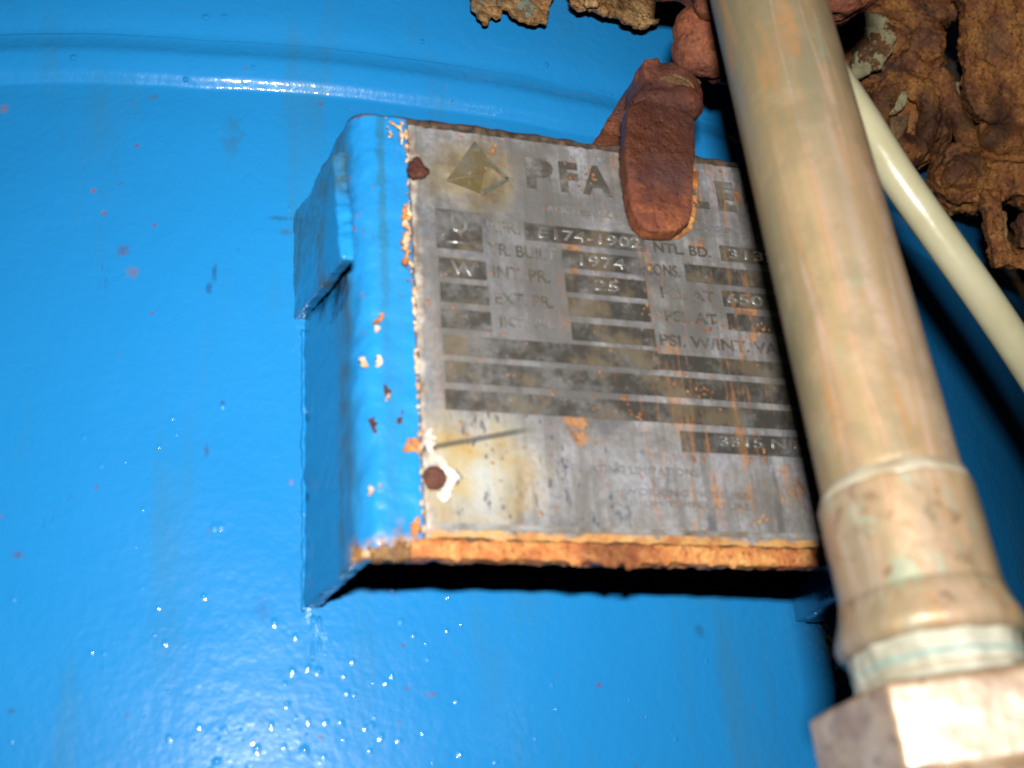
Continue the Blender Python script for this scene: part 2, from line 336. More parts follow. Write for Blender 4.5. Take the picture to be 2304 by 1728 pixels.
def text(body, x0, x1, zb, zt, mat, parent, name='lettering', y=-.00125, bold=0., ext=.00006, bev=0.):
    cu = bpy.data.curves.new('t', 'FONT'); cu.body = body; cu.size = 1; cu.extrude = .01; cu.offset = bold; cu.resolution_u = 4
    if bev: cu.bevel_depth = bev; cu.bevel_resolution = 2
    o = bpy.data.objects.new('t', cu); COL.objects.link(o); dg = bpy.context.evaluated_depsgraph_get(); dg.update()
    me = bpy.data.meshes.new_from_object(o.evaluated_get(dg)); bpy.data.objects.remove(o)
    xs = [v.co.x for v in me.vertices]; ys = [v.co.y for v in me.vertices]; zs = [v.co.z for v in me.vertices]
    a, b, c, d, e, f = min(xs), max(xs), min(ys), max(ys), min(zs), max(zs)
    for v in me.vertices:
        v.co = V((x0+(v.co.x-a)/(b-a)*(x1-x0), y+(f-v.co.z)/(f-e)*2*ext, zb+(v.co.y-c)/(d-c)*(zt-zb)))
    me.flip_normals() if False else None
    return link(name, me, mat, parent, smooth=bool(bev))


# ------------------------------------------------------------------ the tank
tank = thing('storage_tank', 'big glossy blue painted steel tank wall filling the background', 'tank', (TXC, TYC, -.45))
prof = [(-.45, 0), (-.3, 0), (-.2, 0), (-.1, 0), (.0, 0), (.030, .0), (.040, -.0003), (.0433, -.0003), (.0439, .0001), (.0455, .0015), (.0462, .0019), (.047, .0022), (.050, .0030), (.053, .0035), (.0545, .0035),
        (.0565, .0027), (.0585, .0017), (.0595, .0018), (.0615, .0025), (.065, .0036), (.070, .0044), (.082, .0052), (.10, .0056), (.14, .0056), (.22, .0056), (.34, .0056)]
def pr(z):
    for (a, ra), (b, rb) in zip(prof, prof[1:]):
        if a <= z <= b: u = (z-a)/(b-a); return ra+(rb-ra)*u
    return 0
zl = [-.45+.012*i for i in range(37)] + [.004+.0011*i for i in range(1, 35)] + [.042+.00035*i for i in range(1, 60)] + [.0633+.0011*i for i in range(1, 27)] + [.092+.01*i for i in range(1, 25)]
sm = [sum(pr(z+d*(1 if z < .047 else min(1+(z-.047)*600, 6))) for d in [-.0006+.00006*q for q in range(21)])/21 for z in zl]
NA = 560; vs = []; fs = []
for j, z in enumerate(zl):
    for i in range(NA+1):
        a = math.radians(-75+150*i/NA); p = V((math.sin(a), -math.cos(a), 0)); q = V((TXC, TYC, z))+p*TR
        wv = .0006*noise.noise(q*V((9, 9, 26))) * (1 if z > .06 else .4)
        zz = z+.0016*noise.noise(V((q.x*16, 3, 1)))+.0006*noise.noise(V((q.x*70, 8, 1)))
        q = V((TXC, TYC, zz))+p*(TR+sm[j]+wv); vs.append(q)
for j in range(len(zl)-1):
    for i in range(NA): k = j*(NA+1)+i; fs.append((k, k+1, k+NA+2, k+NA+1))
shell = link('shell', pym('shell', vs, fs), 'paint', tank)
# paint runs and trapped grit, where the flash picks them out
bm = bmesh.new()
dots = [(1120, 1125, 1.2), (1180, 1108, 1.), (1220, 1121, 1.25), (1050, 935, 1.), (1200, 925, 1.), (780, 838, .9), (852, 108, 1.), (820, 570, 1.), (846, 568, 1.), (50, 848, 1.1), (1640, 1078, .9), (1330, 1205, 1.), (1100, 1250, 1.), (350, 1050, .9), (398, 1055, .9),
        (630, 1015, 1.), (400, 1110, .8), (320, 225, .8), (385, 335, .8), (545, 803, .7), (605, 880, .9), (1535, 932, .9), (1585, 985, .9), (1712, 968, .8), (1505, 805, 1.), (1750, 1238, .9), (645, 1378, 1.1), (760, 1332, 1.), (860, 1345, 1.), (1040, 1330, 1.), (1310, 1320, .9), (1425, 1330, .9), (1460, 1375, 1.), (1530, 1390, .9), (1165, 1425, 1.4), (985, 1420, 1.2), (830, 1470, 1.5), (555, 1300, .9), (75, 685, .9), (1130, 990, .9), (590, 985, .8), (1500, 1140, .8), (1180, 1312, .9), (1250, 1318, .9), (640, 1200, .7), (1090, 1170, .8)]
spots = [(x/1.7015, 850+y/1.7015, r) for x, y, r in dots] + [(505, 36, 1.), (463, 37, 1.), (165, 128, 1.), (418, 177, .8), (543, 276, .7), (552, 307, .7), (361, 309, .7), (650, 470, .9), (570, 150, .7), (950, 92, .7), (1230, 145, .8), (1375, 213, .8), (120, 480, .7), (1590, 1488, .8)]
for _ in range(110): spots.append((random.uniform(-150, 2400), random.uniform(250, 2000), random.uniform(.3, .7)))
for _ in range(50): spots.append((random.gauss(680, 230), random.gauss(1680, 130), random.uniform(.4, .9)))
for x, y, r in spots:
    c = attank(x, y); c = attank(x, y, TR+pr(c.z)*.9); nrm = V((c.x-TXC, c.y-TYC, 0)).normalized()
    u = nrm.cross(V((0, 0, 1))); sg = r*.00052; hh = sg*random.uniform(.30, .55); el = random.uniform(.9, 1.35); c = c-nrm*.00003; R0 = [bm.verts.new(c+nrm*hh)]; prev = None
    for q in range(1, 8):
        rr = 2.3*sg*q/7; cur = [bm.verts.new(c+(u*math.cos(a)+V((0, 0, el))*math.sin(a))*rr+nrm*(hh*math.exp(-(rr/sg)**2*.7)-(.00004 if q == 7 else 0))) for a in [2*math.pi*k/16 for k in range(16)]]
        for k in range(16):
            if prev: bm.faces.new((prev[k], cur[k], cur[(k+1) % 16], prev[(k+1) % 16]))
            else: bm.faces.new((R0[0], cur[k], cur[(k+1) % 16]))
        prev = cur
for x, y0, y1 in ((703, 1385, 1490), (718, 1388, 1470)):
    tubebm(bm, [attank(x, y0+(y1-y0)*i/10, TR-.0007) for i in range(11)], [.00085+.0001*math.sin(i) for i in range(11)], 8)
me = bpy.data.meshes.new('blobs'); bm.normal_update(); bm.to_mesh(me); bm.free(); o = link('paint_blobs', me, 'paint', tank); o['kind'] = 'stuff'

# ------------------------------------------------------------------ nameplate bracket: a bent steel strap welded to the tank
br = thing('nameplate_bracket', 'blue painted steel bracket with rounded bent sides holding the grey nameplate off the tank', 'bracket', (.055, .045, -.12))
TH = .0032; XL, XR = -.0145, .1275
def arc(cx, cy, r, a0, a1, n): return [(cx+r*math.cos(math.radians(a0+(a1-a0)*i/n)), cy+r*math.sin(math.radians(a0+(a1-a0)*i/n))) for i in range(n+1)]
def strip(name, sec, z0, z1, nz, mat, amp=.00035, par=br):
    """thickened cross-section (x,y list, outer side) run down from z0 to z1"""
    n = len(sec); inner = []
    for i in range(n):
        a = V((*sec[max(i-1, 0)], 0)); b = V((*sec[min(i+1, n-1)], 0)); tn = (b-a).normalized(); inner.append(V((*sec[i], 0))+V((-tn.y, tn.x, 0))*TH)
    loop = [V((*p, 0)) for p in sec]+inner[::-1]; k = len(loop); vs = []; fs = []
    for j in range(nz+1):
        z = z0+(z1-z0)*j/nz
        for i, p in enumerate(loop):
            q = V((p.x, p.y, z)); nv = (p-(inner[i] if i < n else V((*sec[2*n-1-i], 0)))).normalized()
            d = amp*(fbm(q, 140, 3)+.8*fbm(q, 45, 2)); e = .0006*fbm(q+V((0, 0, 9)), 200, 3) if j in (0, nz) else 0
            vs.append(q+nv*d*(1 if i < n else .3)+V((0, 0, e)))
    for j in range(nz):
        for i in range(k): fs.append((j*k+i, j*k+(i+1) % k, (j+1)*k+(i+1) % k, (j+1)*k+i))
    for i in range(n-1): fs.append((i+1, i, k-1-i, k-2-i)); b = nz*k; fs.append((b+i, b+i+1, b+k-2-i, b+k-1-i))
    me = pym(name, vs, fs); bm = bmesh.new(); bm.from_mesh(me); bmesh.ops.recalc_face_normals(bm, faces=bm.faces); bm.to_mesh(me); bm.free()
    return link(name, me, mat, par)
def seg(a, b, n): return [(a[0]+(b[0]-a[0])*i/n, a[1]+(b[1]-a[1])*i/n) for i in range(n)]
RB = .0075
left = seg((-.0205, tank_y(-.0205)+.001), (XL-.0012, RB), 26) + arc(XL-.0012+RB, RB, RB, 180, 270, 14)
face = seg((XL-.0012+RB, 0), (XR-RB, 0), 60)[1:] + [(XR-RB, 0)]
right = arc(XR-RB, RB, RB, 270, 360, 14) + seg((XR, RB), (.1295, tank_y(.1295)+.001), 22)[1:] + [(.1295, tank_y(.1295)+.001)]
f_ = strip('bracket_strap', left+face+right, .0032, -.1187, 150, 'bpaint', .0006)
for p in f_.data.polygons: pass
# gusset lug on the left side, tying the strap to the tank
def gusset(name, xo0, xo1, prof4, th):
    bm = bmesh.new(); vs = [V((xo0+(xo1-xo0)*(y-.008)/.036, y, z)) for y, z in prof4]; prism(bm, vs, V((th, 0, 0)))
    bmesh.ops.bevel(bm, geom=list(bm.edges), offset=.0005, segments=2, affect='EDGES', profile=.6)
    A, B, C_ = [V((0, *p)) for p in prof4[:3]]
    for i in range(24):                                        # painted weld run where the lug meets the strap
        p = A.lerp(B, i/24) if i < 25 else B.lerp(C_, (i-25)/14); ball(bm, (xo0+th-.0002, p.y+.0008, p.z+random.uniform(-.0003, .0003)), random.uniform(.0010, .0017), 1)
    return lump(name, bm, 'bpaint', br, .0005, ((160, .0005), (50, .0004)), 3)
pa, pb = atx(742, 345, -.0215), atx(757, 580, -.0215); pc, pd = attank(685, 716), attank(667, 480)
gusset('side_lug', -.0215, -.0232, [(pa.y, pa.z), (pb.y, pb.z), (pc.y+.002, pc.z), (pd.y+.002, pd.z)], .0036)
bm = bmesh.new(); q = attank(1835, 1375)
gq = [V((.1262, .034, -.112)), V((.1262, .036, -.1185)), V((.1262, .047, -.1205)), V((.1262, .058, -.1185)), V((.1262, .058, -.10)), V((.1262, .034, -.10))]
prism(bm, gq, V((.006, 0, 0))); lump('side_lug', bm, 'paint', br, .0008, ((160, .0005),), 2)
# rust crust under the face
bm = bmesh.new(); box(bm, (-.0035, -.0010, -.1194), (.1275, .0034, -.1149))
for px, r in ((1290, .0011), (1305, .0013), (1365, .0012), (1384, .0015), (1418, .0016), (1432, .0014), (1500, .0008), (1600, .0008), (1650, .0011), (1120, .0007), (1030, .0007)):
    c = aty(px, 1268, -.0004); ball(bm, (c.x, -.0002, -.1193), (r, r*.8, r*1.3), 2)
for i in range(60): ball(bm, (random.uniform(-.004, .127), -.0006, random.uniform(-.1188, -.1158)), (random.uniform(.0008, .003), random.uniform(.0004, .0008), random.uniform(.0006, .0014)), 1)
lump('rust_crust', bm, 'crust', br, .00055, ((200, .0005), (600, .0003)), 1)
bm = bmesh.new(); box(bm, (-.0120, .0003, -.1196), (-.0035, .0034, -.1170))
for i in range(26): ball(bm, (random.uniform(-.013, -.0025), -.0001, random.uniform(-.1190, -.1155)), random.uniform(.0004, .0009), 1)
lump('rust_crust', bm, 'scale', br, .00055, ((260, .0009), (700, .0004)), 1)
# flaking paint line beside the plate
bm = bmesh.new()
for i in range(120):
    z = -.002-.112*i/119; big = math.exp(-((z+.037)/.009)**2); x = -.0003-.0019*big*random.uniform(.2, 1.2)+random.uniform(-.0004, .0003)
    if random.random() < .62+.3*big: ball(bm, (x, -.0007-.0006*big, z), (random.uniform(.0003, .0006)+.0008*big*random.random(), .0006+.0005*big, random.uniform(.0006, .0013)), 1)
lump('paint_crust', bm, 'cream', br, .0004, ((500, .0006),), 0)
bm = bmesh.new()
for i in range(34):
    z = -.037+random.gauss(0, .006); ball(bm, (-.0011-.0012*random.random(), -.0011, z), random.uniform(.0005, .0011), 1)
lump('rust_crust', bm, 'crust', br, .0004, ((500, .0008),), 0)
bm = bmesh.new()
for i in range(22): ball(bm, (random.uniform(-.0062, -.0008), -.0006, random.uniform(-.0045, .0022)), random.uniform(.0004, .0009), 1)
for i in range(9): ball(bm, (-.0018, -.0008, -.0005-.0007*i), .0006, 1)
lump('paint_flake', bm, 'cream', br, .0004, ((500, .0007),), 0)
for px, py, r, mt in ((853, 719, .0008, 'crust'), (848, 735, .0006, 'cream'), (853, 813, .0010, 'cream'), (850, 806, .0006, 'rivet'), (871, 882, .0009, 'rivet'), (873, 893, .0005, 'cream'), (839, 951, .0009, 'rivet'), (918, 1001, .0009, 'crust'), (936, 1005, .0011, 'crust'), (899, 948, .0006, 'rivet'), (817, 813, .0008, 'cream'), (933, 1186, .0013, 'crust'), (835, 1105, .0006, 'cream'), (905, 930, .0005, 'rivet')):
    bm = bmesh.new(); c = aty(px, py, 0)
    for i in range(11): ball(bm, (c.x+random.gauss(0, r*.5), -.0001, c.z+random.gauss(0, r*.9)), (r*random.uniform(.5, .9), .00045, r*random.uniform(.5, 1.1)), 1)
    lump('paint_chip', bm, mt, br, .0003, ((600, .0003),), 1)
# weld beads against the tank
bm = bmesh.new()
for i in range(60):
    z = -.040-.079*i/59; ball(bm, (-.0205+random.uniform(-.0002, .0002), tank_y(-.0205)-.0004, z), .0011, 1)
lump('weld_bead', bm, 'bpaint', br, .0007, ((300, .0004),), 2)

# ------------------------------------------------------------------ nameplate
YP = -.0011
npl = thing('nameplate', 'corroded grey metal nameplate with black data fields riveted to the blue bracket', 'nameplate', (.059, 0, -.1148))
nx, nz = 120, 110; vs = []; fs = []
for j in range(nz+1):
    for i in range(nx+1):
        x = .0001+.118*i/nx; z = -.0001-.1146*j/nz
        ed = min(i, nx-i, j, nz-j); e = .0005*fbm(V((x, 0, z)), 300, 3) if ed == 0 else 0
        vs.append(V((x+(e if i in (0, nx) else 0), YP+.00012*fbm(V((x, 0, z)), 30, 2), z+(e if j in (0, nz) else 0))))
n0 = len(vs); fs = [(j*(nx+1)+i, (j+1)*(nx+1)+i, (j+1)*(nx+1)+i+1, j*(nx+1)+i+1) for j in range(nz) for i in range(nx)]
rim = [i for i in range(nx+1)] + [j*(nx+1)+nx for j in range(1, nz+1)] + [nz*(nx+1)+i for i in range(nx-1, -1, -1)] + [j*(nx+1) for j in range(nz-1, 0, -1)]
bk = []
for r in rim: bk.append(len(vs)); vs.append(V((vs[r].x, .0002, vs[r].z)))
for k in range(len(rim)): k2 = (k+1) % len(rim); fs.append((rim[k], rim[k2], bk[k2], bk[k]))
link('plate_sheet', pym('plate', vs, fs), 'plate', npl, smooth=False)
def field(x0, x1, z1, z0, mat='field', name='data_field'):
    bm = bmesh.new(); box(bm, (x0/1000, YP-.00022, z0/1000), (x1/1000, YP+.0003, z1/1000)); return link(name, bmm(bm), mat, npl, False)
fU = field(6.2, 18.6, -25.6, -37.4); fW = field(6.4, 19.0, -40.2, -45.8); field(6.5, 19.2, -47.6, -53.0); field(6.3, 19.3, -55.0, -60.4)
fM = field(30.4, 64.8, -27.0, -32.2); fY = field(40.2, 63.6, -34.2, -39.6); fI = field(40.5, 63.5, -41.4, -46.9); field(40.7, 63.6, -48.6, -53.9); field(40.8, 64.1, -55.9, -61.0)
fN = field(87.7, 113, -27.4, -32.3); field(75.9, 113, -34.7, -40.1); fT = field(86.1, 113, -41.9, -46.9); field(86.4, 113, -49.0, -54.1)
field(6.5, 64.2, -62.3, -67.8); field(64.2, 113, -63.0, -67.6); field(6.6, 113, -69.5, -75.3); field(6.2, 113, -77.2, -82.6); fJ = field(67.4, 113, -84.7, -90.3)
field(3.5, 114, -111.2, -112.6, 'footink', 'foot_line')
YT = YP-.00034
def tx(s, x0, x1, zt, zb, mat='ink', bold=.0, name='lettering'): return text(s, x0/1000, x1/1000, zb/1000, zt/1000, mat, npl, name, YT+.0001, bold, .00012)
for ch, a, b in (('P', 32.3, 40.2), ('F', 42.0, 47.4), ('A', 48.3, 57.3), ('U', 59.8, 67.4), ('D', 70.2, 78.2), ('L', 80.9, 86.6), ('E', 89.6, 95.2), ('R', 98.0, 106.0)):
    tx(ch, a, b, -5.7, -15.6, 'ink', .045, 'title_letter')
tx('ROCHESTER, N.Y.', 37.6, 63, -20.9, -22.9, 'faint', .01); tx('ELYRIA, OHIO', 76.5, 94.3, -21.2, -23.1, 'faint', .01)
tx('MFR.', 19.9, 28.9, -27.2, -30.9, 'ink', 0); tx('NTL. BD.', 67.4, 84.6, -28.6, -31.8, 'ink', .012)
tx('YR. BUILT', 19.9, 38.4, -34.3, -37.9, 'ink', .012); tx('CONS.', 63.8, 74.2, -35.6, -39.2, 'ink', .012)
tx('INT. PR.', 20.8, 36.2, -41.2, -44.8, 'ink', .012); tx('PSI. AT', 67.6, 83.6, -42.6, -46.0, 'ink', .012)
tx('EXT. PR.', 20.8, 36.4, -48.8, -52.3, 'ink', .012); tx('PSI. AT', 67.9, 83.3, -49.7, -53.0, 'ink', .012)
tx('JKT. PR.', 21.0, 36.4, -56.0, -59.4, 'ink', .012); tx('PSI. W/INT. VAC.', 65.4, 105, -57.1, -60.5, 'ink', .012)
tx('Design Center', 36, 59, -85.0, -87.2, 'faint'); tx('OPERATING LIMITATIONS', 34, 71, -95.0, -97.0, 'faint')
tx('WORKING PRESSURE', 50, 84, -100.8, -102.5, 'faint'); tx('MAXIMUM TEMPERATURE', 44, 84, -103.8, -105.4, 'faint')
def st(s, x0, x1, zt, zb, par): return text(s, x0/1000, x1/1000, zb/1000, zt/1000, 'stamp', par, 'stamped_lettering', YP-.00045, -.004, .0002, .014)
st('E174-1902', 34.2, 63.8, -28.1, -31.3, fM); st('1974', 45.2, 58.2, -35.2, -38.6, fY); st('25', 48.6, 55.6, -42.5, -45.7, fI)
st('3132', 90.2, 105, -28.3, -31.4, fN); st('650', 87.2, 98.2, -42.8, -46.0, fT); st('3315 NJD', 78.4, 104, -85.6, -89.2, fJ)
st('U', 10.2, 14.6, -27.4, -32.2, fU); st('W', 9.5, 16.5, -40.9, -45.0, fW)
bm = bmesh.new()
for (a, b) in (((7.2, -33.6), (9.0, -33.7)), ((9.0, -35.6), (15.2, -35.4))): box(bm, (a[0]/1000, YP-.0007, min(a[1], b[1])/1000-.0002), (b[0]/1000, YP-.0001, max(a[1], b[1])/1000+.0002))
bmesh.ops.bevel(bm, geom=list(bm.edges), offset=.00015, segments=2, affect='EDGES'); link('stamped_underline', bmm(bm), 'stamp', fU)
# emblem: dark pointed triangle with a smaller lozenge beside it
def flat(name, pts, mat, y=YP-.0002, th=.0003):
    bm = bmesh.new(); prism(bm, [V((x/1000, y, z/1000)) for x, z in pts], V((0, th, 0))); return link(name, bmm(bm), mat, npl, False)
flat('emblem_triangle', [(18.3, -2.6), (9.8, -16.3), (20.5, -12.4), (22.6, -8.6)], 'olive'); flat('emblem_triangle', [(9.9, -16.6), (20.3, -12.8), (18.9, -19.2)], 'olive')
flat('emblem_tip', [(18.3, -2.6), (16.4, -5.8), (20.3, -6.2)], 'edark', YP-.00035)
for k in range(3):
    P = [(21.8, -8.2), (27.2, -13.5), (18.9, -19.4)]
for a, b in (((21.4, -8.6), (27.0, -13.6)), ((27.0, -13.6), (19.0, -19.4))):
    d = V((b[0]-a[0], b[1]-a[1], 0)).normalized(); nn = V((-d.y, d.x, 0))*.55
    flat('emblem_line', [(a[0]+nn.x, a[1]+nn.y), (b[0]+nn.x, b[1]+nn.y), (b[0]-nn.x, b[1]-nn.y), (a[0]-nn.x, a[1]-nn.y)], 'edark', YP-.00035)
# rivets with corrosion round them
for (x, z, r, ring) in ((.0019, -.0143, .0028, False), (.0027, -.1003, .0029, True)):
    bm = bmesh.new(); ball(bm, (x, YP-.0002, z), (r, .0015, r*1.08), 3)
    if not ring:
        for i in range(8): ball(bm, (x+random.uniform(-.002, .0025), YP-.0006, z+random.uniform(-.003, .003)), random.uniform(.0007, .0014), 1)
    rv = lump('rivet', bm, 'rivet', npl, .0004, ((400, .0005),), 1)
    if ring:
        bm = bmesh.new()
        for i in range(30):
            a = math.radians(-75+155*i/29); rr = .0040+.0007*math.sin(i*.5)
            ball(bm, (x+rr*math.cos(a), YP, z+rr*1.1*math.sin(a)), (random.uniform(.0008, .0016), .0006, random.uniform(.0008, .0015)), 1)
        for i in range(12): ball(bm, (x-.0005+random.uniform(-.0007, .0009), YP, z+.0045+.0007*i), (.0011, .0004, .0008), 1)
        lump('corrosion_ring', bm, 'white', rv, .0003, ((450, .0004),), 3)
# rust blisters on the sheet
bm = bmesh.new()
for i in range(150):
    px, pz = random.choice(((.0465, -.007), (.052, -.0095), (.045, -.011), (.024, -.0055), (.062, -.05), (.066, -.037), (.079, -.052), (.080, -.055), (.096, -.053), (.046, -.079), (.053, -.079), (.056, -.0815), (.09, -.0905), (.072, -.0915), (.082, -.073), (.07, -.07), (.076, -.0735), (.086, -.1075)))
    s_ = .0014; ball(bm, (px+random.gauss(0, s_), YP-.0001, pz+random.gauss(0, s_)), (random.uniform(.0002, .0005), .0003, random.uniform(.0003, .0009)), 1)
o = lump('rust_blisters', bm, 'blister', npl, .00025, ((700, .0004),), 1); o['kind'] = 'stuff'

# ------------------------------------------------------------------ copper pipe with its fitting
PR = .0143
P0, P1 = at(1722, -20, .318), at(1990, 1030, .2525); AX = (P1-P0).normalized()
mid = (CAM+FLASH)/2; Cn = at(2140, 1600, .228); tocam = (mid-Cn); tocam = (tocam-AX*tocam.dot(AX)).normalized()
X = AX.cross(tocam).normalized()                     # local: z = -axis, y = away from viewer
mw = Matrix((X, -tocam, X.cross(-tocam))).transposed().to_4x4()
if mw.col[2].to_3d().dot(AX) > 0: mw = Matrix((-X, -tocam, (-X).cross(-tocam))).transposed().to_4x4()
L01 = (P1-P0).length
def s_of(px, py):                                   # distance along the axis (from P0) seen at a pixel
    r = ray(px, py).normalized(); w0 = P0-CAM; b = AX.dot(r); return (b*r.dot(w0)-AX.dot(w0))/(1-b*b)
base = s_of(2150, 1720)+.03; mw.translation = P0+AX*base
pipe = thing('copper_pipe', 'aged tan copper pipe with soldered sleeve and hex nut crossing in front of the nameplate', 'pipe', mw=mw)
def lathe(name, pts, mat, seg=72, wob=0., par=pipe):
    """pts: (distance along axis from P0, radius)"""
    vs = []; fs = []
    for s, r in pts:
        for k in range(seg):
            a = 2*math.pi*k/seg; d = V((math.cos(a), math.sin(a), 0)); rr = r+wob*noise.noise(V((d.x*3, d.y*3, s*90)))+wob*.5*noise.noise(V((d.x*9, d.y*9, s*300)))
            vs.append(V((d.x*rr, d.y*rr, base-s)))
    for j in range(len(pts)-1):
        for k in range(seg): fs.append((j*seg+k, (j+1)*seg+k, (j+1)*seg+(k+1) % seg, j*seg+(k+1) % seg))
    fs.append(tuple(range(seg))); fs.append(tuple((len(pts)-1)*seg+k for k in range(seg-1, -1, -1)))
    return link(name, pym(name, vs, fs), mat, par)
sA = s_of(2018, 1112); sB = s_of(2075, 1352); sC = s_of(2097, 1474); sN = s_of(2130, 1566); sE = s_of(2175, 1768)
N_ = 60
lathe('pipe_run', [(-.30+(sA+.004+.30)*i/N_, PR) for i in range(N_+1)], 'copper', 96, .00008)
SF = [(sA-.0022, PR-.0003), (sA-.0016, PR+.0003), (sA-.0004, PR+.0008), (sA+.0010, PR+.0013), (sA+.002, PR+.0011)]
n = 16; slv = lathe('coupling_sleeve', [(sA, PR-.0002), (sA+.0006, PR+.0010), (sA+.0016, PR+.0014)] + [(sA+.0016+(sB-sA-.0016)*i/n, PR+.0014) for i in range(1, n+1)] + [(sB+.0008, PR+.0016)], 'copper2', 96, .00025)
lathe('solder_fillet', SF, 'solder', 96, .0006, slv)
lathe('fitting_shoulder', [(sB-.001, PR), (sB, PR+.0016), (sB+.0025, PR+.0021), (sB+.006, PR+.0034), (sC-.003, PR+.0037), (sC-.001, PR+.0034), (sC, PR+.0012), (sC+.0005, PR-.002)], 'copper2', 96, .0004)
thr = []
k = 14
for i in range(k*4+1):
    s = sC-.0015+(sN+.004-sC+.0015)*i/(k*4); thr.append((s, PR+.0019+.00012*math.sin(i*2*math.pi/4)))
neck = lathe('threaded_neck', thr, 'tape', 96, .0009)
for f0, mt in ((.42, 'verd'), (.72, 'solder')):
    s0 = sC+(sN-sC)*f0; lathe('sealant_ring', [(s0-.0007, PR+.0012), (s0-.0003, PR+.0021), (s0+.0003, PR+.0022), (s0+.0007, PR+.0012)], mt, 96, .0010, neck)
# hex nut: one flat faces the camera
HR = .0258; hs = sN; he = sE; HROT = 7
bm = bmesh.new(); rings = []
for s, r in ((hs, HR*.86), (hs+.0016, HR), (he-.0008, HR), (he+.0004, HR*.975)):
    rings.append([bm.verts.new((r*math.cos(math.radians(60*k+HROT)), r*math.sin(math.radians(60*k+HROT)), base-s)) for k in range(6)])
for a, b in zip(rings, rings[1:]):
    for k in range(6): bm.faces.new((a[k], b[k], b[(k+1) % 6], a[(k+1) % 6]))
bm.faces.new(rings[0]); bm.faces.new(rings[-1][::-1]); bmesh.ops.recalc_face_normals(bm, faces=bm.faces)
hexn = lump('hex_nut', bm, 'nut', pipe, .0006, ((60, .0002), (300, .00006)), 3)
lathe('nut_collar', [(he, HR*.80), (he+.0004, HR*.93), (he+.006, HR*.93), (he+.012, HR*.90), (he+.05, HR*.88)], 'nut', 72, .0003, hexn)

# ------------------------------------------------------------------ cream plastic tube
def bez(pts, n):
    out = []
    for i in range(len(pts)-1):
        p0, p1, p2, p3 = pts[max(i-1, 0)], pts[i], pts[i+1], pts[min(i+2, len(pts)-1)]
        for k in range(n):
            u = k/n; out.append(.5*((2*p1)+(p2-p0)*u+(2*p0-5*p1+4*p2-p3)*u*u+(3*p1-p0-3*p2+p3)*u**3))
    return out+[pts[-1]]
tp = [at(1650, -160, .395), at(1780, 30, .37), at(1850, 135, .35), at(1934, 262, .338), at(2021, 400, .333), at(2131, 556, .332), at(2234, 702, .334), at(2332, 850, .338), at(2430, 1010, .345), at(2560, 1260, .36)]
bm = bmesh.new(); tubebm(bm, bez(tp, 14), .0050, 32)
tag(link('plastic_tube', bmm(bm), 'tube'), 'translucent cream plastic tube running diagonally behind the copper pipe', 'tube')

# ------------------------------------------------------------------ rusty clip hooked over the top edge of the plate
clip = thing('rusty_clip', 'red rusted clip with a long tongue hanging over the top edge of the nameplate', 'clip', (.07, 0, 0))
bm = bmesh.new()
tong = [(1408, 320), (1411, 380), (1418, 454), (1436, 496), (1462, 514), (1490, 520), (1522, 518), (1549, 500), (1558, 468), (1562, 386), (1566, 318), (1563, 262), (1520, 240), (1450, 220), (1413, 240)]
prism(bm, [aty(x, y, -.0068) for x, y in tong], V((0, .0052, 0)))
lump('tongue', bm, 'redrust', clip, .0006, ((60, .0004), (230, .0003), (800, .00015)), 2)
bm = bmesh.new()
prism(bm, [aty(x, y, .010) for x, y in ((1412, 203), (1432, 200), (1450, 230), (1450, 360), (1336, 345), (1336, 325), (1372, 262))], V((0, .004, 0)))
prism(bm, [aty(x, y, .010) for x, y in ((1405, 205), (1440, 200), (1450, 300), (1410, 320))], V((0, -.015, 0)))
lump('back_leg', bm, 'redrust', clip, .0007, ((60, .0006), (230, .0004)), 4)
bm = bmesh.new(); c = aty(1508, 212, .001)
ball(bm, c, (.0098, .0085, .0092), 3); ball(bm, aty(1470, 185, .001), (.006, .006, .0055), 3); ball(bm, aty(1535, 235, -.003), (.006, .006, .0055), 3); ball(bm, aty(1480, 240, 0), (.0085, .0065, .005), 3)
lump('clip_knuckle', bm, 'redrust', clip, .0007, ((60, .0008), (230, .0004), (800, .0002)), 2)
bm = bmesh.new()
a, b = aty(1548, 160, .004), aty(1518, 206, -.0035)
for i in range(9):
    u = i/8; p = a.lerp(b, u); ball(bm, p, (.0052+.0016*u, .0045+.0012*u, .00085), 2, Matrix.Rotation(math.radians(28), 4, 'Y'))
lump('neck_rings', bm, 'scale', clip, .0004, ((300, .0005),), 0)

bm = bmesh.new(); cc = V((1485, 400))
prism(bm, [aty(cc.x+(x-cc.x)*1.07, cc.y+(y-cc.y)*1.10, YP-.0003) for x, y in ((1404, 380), (1411, 454), (1432, 499), (1459, 520), (1490, 527), (1522, 526), (1553, 506), (1563, 470), (1567, 386))], V((0, .0006, 0)))
lump('rust_stain', bm, 'halo', npl, .0004, ((300, .0004),), 1)
